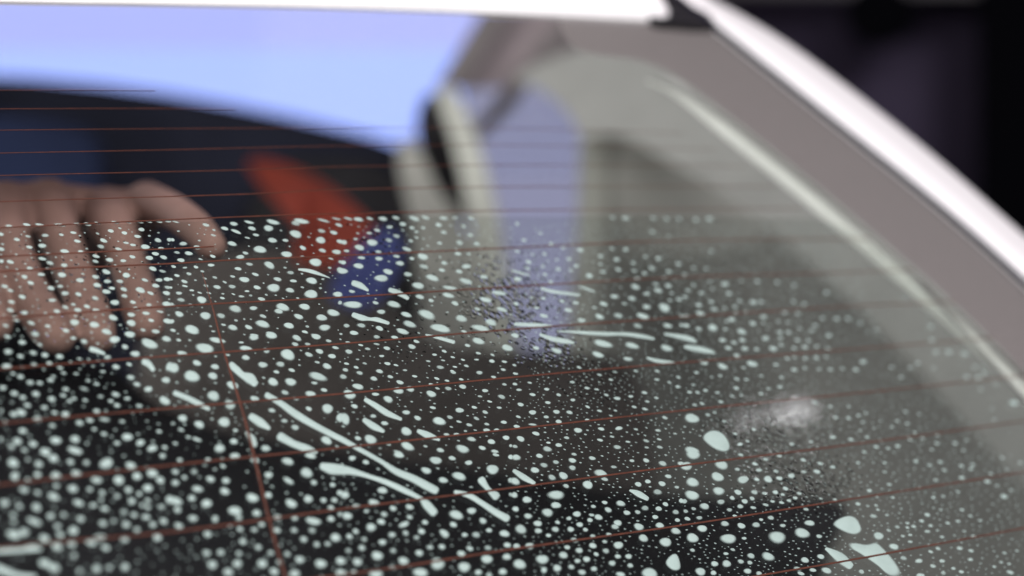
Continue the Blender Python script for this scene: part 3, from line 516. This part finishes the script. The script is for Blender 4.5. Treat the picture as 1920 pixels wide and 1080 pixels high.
# long runs of water: (tile, [(x, y, width)...], label)
RUNS = [
 ((320, 400), [(1130, 497, 22), (1190, 505, 36), (1260, 522, 40), (1330, 545, 24), (1400, 570, 8)], 'slim tapering streak of water pointing away from the red cloth'),
 ((640, 400), [(110, 620, 62), (165, 640, 66), (230, 680, 28)], 'tadpole shaped drop lying over the dark blue cloth'),
 ((640, 400), [(430, 680, 50), (500, 705, 58), (580, 750, 40)], 'slanting sausage shaped drop just right of the dark blue cloth'),
 ((640, 400), [(110, 900, 56), (180, 925, 64), (250, 935, 36), (310, 940, 50), (410, 970, 36)], 'bone shaped drop lying below the dark blue cloth'),
 ((960, 400), [(260, 665, 26), (330, 685, 32), (420, 702, 34), (590, 722, 26)], 'pale streak across the lower end of the side window'),
 ((960, 400), [(590, 645, 12), (650, 665, 24), (725, 692, 16)], 'short thin streak at the right side of the side window'),
 ((960, 400), [(0, 505, 16), (70, 525, 22), (150, 548, 14)], 'short thin streak upon the cream front pillar'),
 ((960, 400), [(30, 980, 38), (150, 985, 42), (280, 990, 36), (400, 1002, 14)], 'flat pale streak at the foot of the side window'),
 ((960, 620), [(400, 6, 12), (540, 14, 26), (690, 25, 40), (830, 33, 44), (930, 32, 38), (1020, 36, 42), (1150, 55, 44), (1245, 75, 26)], 'long thin nearly level streak right of the side window'),
 ((0, 620), [(805, 168, 56), (850, 180, 52), (915, 205, 28)], 'short slanted streak left of the cross wire below the fingertips'),
 ((0, 620), [(1275, 278, 76), (1310, 300, 66), (1345, 345, 50)], 'bent double drop left of the cross wire'),
 ((320, 620), [(535, 310, 74), (580, 350, 78), (630, 395, 72), (695, 425, 116), (735, 465, 80)], 'large peanut shaped drop touching the cross wire'),
 ((320, 620), [(850, 575, 66), (960, 640, 66), (1100, 740, 80), (1250, 830, 70), (1400, 910, 64), (1520, 970, 60), (1660, 1050, 50), (1734, 1090, 48), (1860, 1162, 48), (1985, 1245, 70), (2130, 1305, 80), (2250, 1370, 88), (2325, 1408, 84)], 'longest diagonal streak running down right from beside the cross wire'),
 ((320, 620), [(40, 555, 56), (150, 600, 58), (250, 650, 60), (330, 692, 40)], 'ragged slanted streak ending at a heater line left of the cross wire'),
 ((320, 620), [(715, 765, 80), (790, 815, 92), (860, 862, 44)], 'fat slanted oval drop just right of the cross wire'),
 ((320, 620), [(970, 940, 92), (1080, 1000, 76), (1190, 1040, 80), (1275, 1072, 44)], 'club shaped streak under the start of the longest streak'),
 ((320, 620), [(670, 905, 40), (715, 960, 80), (740, 1010, 50)], 'drop partly covered by the cross wire between two heater lines'),
 ((640, 620), [(745, 38, 18), (850, 65, 34), (985, 104, 40)], 'narrow pale streak crossed by a heater line left of the side window foot'),
 ((640, 620), [(215, 615, 48), (300, 665, 60), (400, 730, 66), (520, 782, 36)], 'straight slanted streak above the longest diagonal streak'),
 ((640, 620), [(205, 795, 56), (280, 845, 76), (365, 888, 40)], 'short fat streak between the straight streak and the longest streak'),
 ((640, 620), [(680, 890, 46), (760, 925, 72), (855, 962, 34)], 'tapered drop whose tail meets a heater line in the middle'),
 ((960, 620), [(250, 38, 30), (350, 75, 50), (450, 95, 56), (535, 108, 30)], 'slanted streak across the violet foot of the side window'),
 ((960, 620), [(1190, 243, 22), (1280, 270, 42), (1400, 285, 34), (1445, 292, 12)], 'flat streak resting on a heater line right of the side window'),
 ((960, 620), [(1345, 32, 26), (1430, 48, 42), (1520, 66, 56), (1580, 84, 52), (1615, 100, 28)], 'level streak right of the long thin streak'),
 ((1280, 620), [(20, 145, 34), (70, 155, 56), (160, 170, 64), (230, 186, 50), (275, 198, 24)], 'plump level streak just above a heater line right of centre'),
 ((320, 850), [(1340, 120, 80), (1415, 140, 118), (1500, 150, 106), (1600, 165, 72), (1753, 210, 46), (1903, 262, 58), (2053, 330, 62), (2193, 400, 46), (2250, 455, 92), (2310, 520, 90)], 'long curved streak with a fat head below the longest streak'),
 ((640, 850), [(1005, 345, 42), (1120, 375, 58), (1230, 440, 58), (1350, 520, 70), (1450, 575, 80)], 'slanted streak with a round foot right of the two longest streaks'),
 ((640, 850), [(1235, 245, 86), (1290, 320, 54), (1355, 378, 92)], 'dumbbell shaped drop crossed by a heater line'),
 ((960, 850), [(20, 160, 44), (100, 215, 66), (190, 265, 40)], 'short slanted streak right of the dumbbell shaped drop'),
 ((960, 850), [(1040, 330, 24), (1110, 360, 66), (1185, 402, 48)], 'leaf shaped drop left of the glint'),
 ((1280, 850), [(1265, 845, 36), (1380, 920, 110), (1465, 990, 84)], 'fat slanted drop beside the biggest blob at the bottom'),
 ((0, 850), [(-120, 870, 50), (80, 862, 54), (190, 856, 44), (280, 840, 74), (350, 850, 40)], 'wavy pale ridge of water at the lower left edge'),
 ((0, 850), [(-60, 1000, 70), (40, 1040, 76), (150, 1080, 60), (300, 1095, 50)], 'blurred streak in the bottom left corner'),
]
BLOBS = [
 ([(1312, 820), (1329, 805), (1350, 807), (1365, 822), (1371.5, 841), (1363, 850), (1344, 846), (1327, 835)], 'big egg shaped drop left of the glint'),
 ([(1245, 1054), (1258, 1039), (1269, 1037), (1275, 1052), (1277, 1069), (1264, 1072), (1252, 1065)], 'upright pear shaped drop at the bottom'),
 ([(1558, 982), (1572, 971), (1593, 965), (1606, 971), (1613, 982), (1618, 997), (1604, 1005), (1585, 1000), (1566, 990)], 'big rounded drop above the biggest blob'),
 ([(1586, 1018), (1600, 1016), (1617, 1020), (1628, 1020), (1642, 1015), (1651, 1022), (1668, 1040), (1683, 1058), (1694, 1079), (1680, 1086), (1664, 1080), (1647, 1063), (1625, 1048), (1606, 1035), (1593, 1029)], 'biggest irregular blob of water at the bottom right'),
]
def dome(outline, h):
    """low mound of water over a closed outline of photo points lying on the glass"""
    n = len(outline)
    cx = sum(p[0] for p in outline) / n; cy = sum(p[1] for p in outline) / n
    vs = []
    for f, hh in ((1, 0.00008), (.80, .62), (.5, .92)):
        for x, y in outline:
            vs.append(gl(cx + (x - cx) * f, cy + (y - cy) * f, hh * h if f < 1 else .00008))
    vs.append(gl(cx, cy, h))
    fs = []
    for r in range(2):
        for i in range(n): fs.append([r * n + i, r * n + (i + 1) % n, r * n + n + (i + 1) % n, r * n + n + i])
    for i in range(n): fs.append([2 * n + i, 2 * n + (i + 1) % n, 3 * n])
    return vs, fs
def water(name, vs, fs, th, m):
    o = mesh_obj(name, vs, fs, m, None, True)
    a = o.data.attributes.new('thick', 'FLOAT', 'POINT'); a.data.foreach_set('value', th); return o
def dome_th(n): return [0.0] * n + [.42] * n + [1.0] * n + [1.0]
def ellipse(cx, cy, w_, h_, a, n=20, wob=.06):
    ph = random.uniform(0, 6.28); ph2 = random.uniform(0, 6.28); out = []
    for k in range(n):
        t = 2 * math.pi * k / n
        r = 1 + wob * math.cos(2 * t + ph) * .6 + wob * math.cos(3 * t + ph2) * .7
        x = w_ / 2 * r * math.cos(t); y = h_ / 2 * r * math.sin(t)
        out.append((cx + x * math.cos(a) - y * math.sin(a), cy + x * math.sin(a) + y * math.cos(a)))
    return out
def ribbon(pts):
    """run of water with round ends: rows of points across the path"""
    c = catmull(pts, 7); vs, fs = [], []; K = 8
    ext = []
    def dirn(i):
        a = c[max(i - 1, 0)]; b = c[min(i + 1, len(c) - 1)]; l = math.hypot(b[0] - a[0], b[1] - a[1]) or 1
        return ((b[0] - a[0]) / l, (b[1] - a[1]) / l)
    d0 = dirn(0); d1 = dirn(len(c) - 1)
    rows = []; th = []
    for t in (.0, .35, .7):
        r = c[0][2] / 2; s = math.sqrt(max(0.0, 1 - (1 - t) ** 2)); rows.append((c[0][0] - d0[0] * r * (1 - t), c[0][1] - d0[1] * r * (1 - t), max(.02, s) * r, d0))
    for i, p in enumerate(c): rows.append((p[0], p[1], p[2] / 2, dirn(i)))
    for t in (.7, .35, .0):
        r = c[-1][2] / 2; s = math.sqrt(max(0.0, 1 - (1 - t) ** 2)); rows.append((c[-1][0] + d1[0] * r * (1 - t), c[-1][1] + d1[1] * r * (1 - t), max(.02, s) * r, d1))
    for x, y, r, d in rows:
        for k in range(K + 1):
            u = math.sin(math.pi / 2 * (-1 + 2 * k / K)); th.append(1 - abs(u) ** 3)
            vs.append(gl(x - d[1] * r * u, y + d[0] * r * u, .00008 + .00045 * (1 - u * u) ** .5 * min(1, r / 5)))
    for i in range(len(rows) - 1):
        for k in range(K): fs.append([i * (K + 1) + k, i * (K + 1) + k + 1, (i + 1) * (K + 1) + k + 1, (i + 1) * (K + 1) + k])
    for k in range(K + 1):
        for r, v in ((0, 0), (1, .6), (len(rows) - 1, 0), (len(rows) - 2, .6)): th[r * (K + 1) + k] = min(v, th[r * (K + 1) + k])
    return vs, fs, c, th

occupied = []
for (ox, oy), pts, label in RUNS:
    q = [(ox + x / TS, oy + y / TS, w_ / TS * .93) for x, y, w_ in pts]
    vs, fs, c, th = ribbon(q)
    tag(water('water_streak', vs, fs, th, M['drop']), label, 'streak', 'runs of water on the rear window')
    for p in c: occupied.append((p[0], p[1], p[2] / 2))
for poly, label in BLOBS:
    sp = smooth_poly(poly, 2); vs, fs = dome(sp, .0005)
    tag(water('water_drop', vs, fs, [0.0] * len(sp) + [.75] * len(sp) + [1.0] * len(sp) + [1.0], M['drop']), label, 'drop', 'water drops on the rear window')
    cx = sum(p[0] for p in poly) / len(poly); cy = sum(p[1] for p in poly) / len(poly)
    occupied.append((cx, cy, 26))

# the largest single drops, one object each, each told apart by where it lies
def weaken(th, lo):
    k = random.uniform(lo, 1); return [t * k for t in th]
drops.sort(key=lambda d: -d[2] * d[3])
BIG = 300 - len(RUNS) - len(BLOBS) - 3
big, rest = drops[:BIG], drops[BIG:]
ORD = ['first', 'second', 'third', 'fourth', 'fifth', 'sixth', 'seventh', 'eighth', 'ninth', 'tenth', 'eleventh', 'twelfth', 'thirteenth', 'fourteenth', 'fifteenth', 'sixteenth', 'seventeenth', 'eighteenth', 'nineteenth', 'twentieth'] + ['twenty-' + k for k in ('first', 'second', 'third', 'fourth', 'fifth', 'sixth', 'seventh', 'eighth', 'ninth')]
WETLINES = [p for p, k in LINES[8:16]]
CROSS = [(160, 285), (260, 300), (360, 330), (500, 372), (575, 400), (660, 418), (780, 455), (880, 480), (985, 505), (1090, 535)]
BAND = ['above first wet heater line'] + [f'below {k} wet heater line' for k in ('first', 'second', 'third', 'fourth', 'fifth', 'sixth', 'seventh', 'eighth')]
def cell(d):
    b = sum(1 for p in WETLINES if d[1] > interp(p, d[0]))
    xc = interp(CROSS, d[1])
    if d[0] < xc: z = 'left of the cross wire'
    elif d[0] < 960: z = 'right of the cross wire'
    elif d[0] < 1330: z = 'right of the frame middle'
    else: z = 'at the far right'
    return b, z
cells = {}
for d in big: cells.setdefault(cell(d), []).append(d)
for (b, z), ds in sorted(cells.items()):
    ds.sort(key=lambda d: d[0])
    for i, d in enumerate(ds):
        asp = d[2] / d[3]
        shape = 'round' if asp < 1.45 else ('oval' if asp < 2.1 else 'long')
        vs, fs = dome(ellipse(*d), .00045 * min(1, d[3] / 12))
        o = water('water_drop', vs, fs, weaken(dome_th(20), .68), M['drop'])
        where = 'only big drop' if len(ds) == 1 else ('leftmost big drop' if i == 0 else ('rightmost big drop' if i == len(ds) - 1 else ORD[min(i, 28)] + ' big drop from left'))
        tag(o, f'{shape} {where}, {BAND[b]}, {z}', 'drop', 'water drops on the rear window')
for d in drops: occupied.append((d[0], d[1], d[2] / 2))

def joined(name, items, m, n, h):
    vs, fs, th = [], [], []
    for d in items:
        v, f = dome(ellipse(*d, n=n), h * min(1, d[3] / 10)); k = len(vs)
        vs += v; fs += [[k + i for i in q] for q in f]; th += weaken(dome_th(n), .5)
    o = water(name, vs, fs, th, m); o['kind'] = 'stuff'; return o
tag(joined('small_water_drops', rest, M['drop'], 14, .0003), 'scattered small pale drops between the big drops on the wet glass', 'small drops')
# fine beads too many to count, filling the gaps
grid = {}
for x, y, r in occupied:
    grid.setdefault((int(x // 40), int(y // 40)), []).append((x, y, r))
def free(x, y, r):
    gx, gy = int(x // 40), int(y // 40)
    for i in range(gx - 2, gx + 3):
        for j in range(gy - 2, gy + 3):
            for a, b, c in grid.get((i, j), ()):
                if ((a - x) * .85) ** 2 + ((b - y) * 1.5) ** 2 < (r + c * 1.02) ** 2: return False
    return True
beads = []
for _ in range(60000):
    x = random.uniform(-60, 1960); y = random.uniform(420, 1110)
    if y < interp(EDGE, x) + 6: continue
    # sparse over the printed-border side
    side = interp([(400, 1560), (640, 1660), (900, 1930), (1100, 2100)], y)
    dens = .30 if x > 640 or y < 640 else .16
    if x > side: dens = .04
    if x > 1000: dens = max(dens, 1.0) if x < side else dens
    if random.random() > dens: continue
    wmax = 10 if x < 900 else 7.5
    ww = random.uniform(3.6, wmax) * (.8 if 640 < y < 780 and x > 700 else 1)
    hh = ww * (random.uniform(.36, .5) if x > 640 else random.uniform(.45, .62))
    if free(x, y, ww * .75):
        beads.append((x, y, ww, hh, math.radians(random.gauss(14, 6))))
        grid.setdefault((int(x // 40), int(y // 40)), []).append((x, y, ww * .75))
    if len(beads) > 4200: break
tag(joined('fine_water_beads', beads, M['dropthin'], 8, .00018), 'very fine pale beads of water filling gaps between the drops', 'fine beads')

# ------------------------------------------------------------------ cloth behind the glass
tag(slab('red_cloth', [(455, 296, 1.85), (520, 302, 1.8), (600, 338, 1.7), (660, 382, 1.6), (712, 432, 1.42), (650, 500, 1.33), (548, 500, 1.33), (560, 425, 1.42), (530, 395, 1.55), (492, 352, 1.7)], .03, M['red'], it=1, bulge=.0),
    'curved strip of red cloth blurred behind the wet glass', 'cloth')
tag(slab('blue_cloth', [(668, 462, 1.31), (712, 425, 1.31), (742, 430, 1.31), (760, 470, 1.31), (735, 540, 1.31), (690, 580, 1.31), (640, 575, 1.31), (610, 545, 1.31)], .04, M['blue'], it=1, bulge=.0),
    'dark blue cloth blurred behind the wet glass below the red cloth', 'cloth')

# ------------------------------------------------------------------ person: a hand spread on the inside of the film
def H(px, py, dz): return P(px, py, gl_z(px, py) + dz)
def skin_mesh(name, chains, m, parent=None, sub=2):
    bm = bmesh.new(); radii = []; idx = {}
    def vert(key, p, r):
        if key in idx: return idx[key]
        v = bm.verts.new(p); idx[key] = v; radii.append(r); return v
    for ch in chains:
        prev = None
        for key, p, r in ch:
            v = vert(key, p, r)
            if prev is not None and bm.edges.get((prev, v)) is None: bm.edges.new((prev, v))
            prev = v
    me = bpy.data.meshes.new(name); bm.to_mesh(me); bm.free()
    o = bpy.data.objects.new(name, me); COL.objects.link(o)
    sk_ = o.modifiers.new('skin', 'SKIN'); sk_.use_smooth_shade = True
    ss = o.modifiers.new('sub', 'SUBSURF'); ss.levels = sub; ss.render_levels = sub
    for i, r in enumerate(radii):
        rr = r if isinstance(r, tuple) else (r, r)
        me.skin_vertices[0].data[i].radius = rr
    me.skin_vertices[0].data[0].use_root = True
    dg = bpy.context.evaluated_depsgraph_get(); dg.update()
    me2 = bpy.data.meshes.new_from_object(o.evaluated_get(dg)); me2.materials.clear(); me2.materials.append(m)
    o.modifiers.clear(); o.data = me2; bpy.data.meshes.remove(me); me2.name = name
    for p in me2.polygons: p.use_smooth = True
    if parent: o.parent = parent
    return o
person = bpy.data.objects.new('person', None); COL.objects.link(person); person.location = H(120, 420, .2); person.empty_display_size = .05
tag(person, 'person in a dark sleeve with one bare hand, fingers hanging down, behind the wet glass', 'person')
bpy.context.view_layer.update()
def body_mesh(name, chains, m, voxel, parent):
    """one continuous skin: rounded runs with changing radius fused into a single surface"""
    bm = bmesh.new()
    for ch in chains:
        c = catmull([(p.x, p.y, p.z, r) for p, r in ch], 12)
        for x, y, z, r in c:
            bmesh.ops.create_icosphere(bm, subdivisions=2, radius=r, matrix=Matrix.Translation((x, y, z)))
    me = bpy.data.meshes.new(name); bm.to_mesh(me); bm.free()
    o = bpy.data.objects.new(name, me); COL.objects.link(o)
    rm_ = o.modifiers.new('fuse', 'REMESH'); rm_.mode = 'VOXEL'; rm_.voxel_size = voxel
    sm = o.modifiers.new('smooth', 'SMOOTH'); sm.iterations = 6; sm.factor = .6
    dg = bpy.context.evaluated_depsgraph_get(); dg.update()
    me2 = bpy.data.meshes.new_from_object(o.evaluated_get(dg)); me2.materials.clear(); me2.materials.append(m)
    o.modifiers.clear(); o.data = me2; bpy.data.meshes.remove(me); me2.name = name
    for p in me2.polygons: p.use_smooth = True
    o.parent = parent; o.matrix_parent_inverse = parent.matrix_world.inverted()
    return o
def fin(*js): return [(H(x, y, dz), r) for x, y, dz, r in js]
hand = body_mesh('hand', [
    fin((12, 386, .24, .0130), (18, 440, .205, .0093), (46, 525, .165, .0084), (84, 600, .13, .0088), (108, 634, .115, .0072)),
    fin((92, 382, .24, .0132), (112, 440, .205, .0096), (144, 525, .165, .0087), (172, 600, .13, .0088), (186, 632, .115, .0070)),
    fin((200, 398, .235, .0130), (222, 446, .185, .0096), (250, 520, .165, .0085), (268, 580, .135, .0088), (276, 612, .12, .0070)),
    fin((276, 384, .22, .0118), (322, 396, .17, .0088), (368, 428, .12, .0078), (398, 462, .10, .0064)),
    fin((-70, 400, .25, .0120), (-72, 460, .205, .0093), (-40, 540, .165, .0095), (-10, 610, .135, .0075)),
    # back of the hand joining the knuckles, then the wrist
    fin((-66, 402, .25, .0125), (12, 394, .245, .0135), (92, 392, .245, .0135), (200, 402, .24, .0130), (276, 392, .225, .0115)),
    fin((12, 394, .245, .014), (70, 440, .29, .018), (90, 480, .34, .022)),
    fin((92, 392, .245, .014), (92, 440, .29, .018), (90, 480, .34, .022)),
    fin((200, 402, .24, .014), (150, 440, .29, .018), (90, 480, .34, .022)),
    fin((276, 392, .225, .012), (190, 440, .28, .017), (90, 480, .34, .022)),
    fin((90, 480, .34, .024), (60, 510, .42, .024), (30, 540, .50, .026)),
], M['skin'], .0016, person)
sl = skin_mesh('sleeve', [[('1', H(75, 495, .38), .032), ('2', H(20, 550, .50), .040), ('3', H(-260, 680, .56), .050), ('4', H(-620, 800, .60), .058)]], M['sleeve'])
sl.parent = person; sl.matrix_parent_inverse = person.matrix_world.inverted()
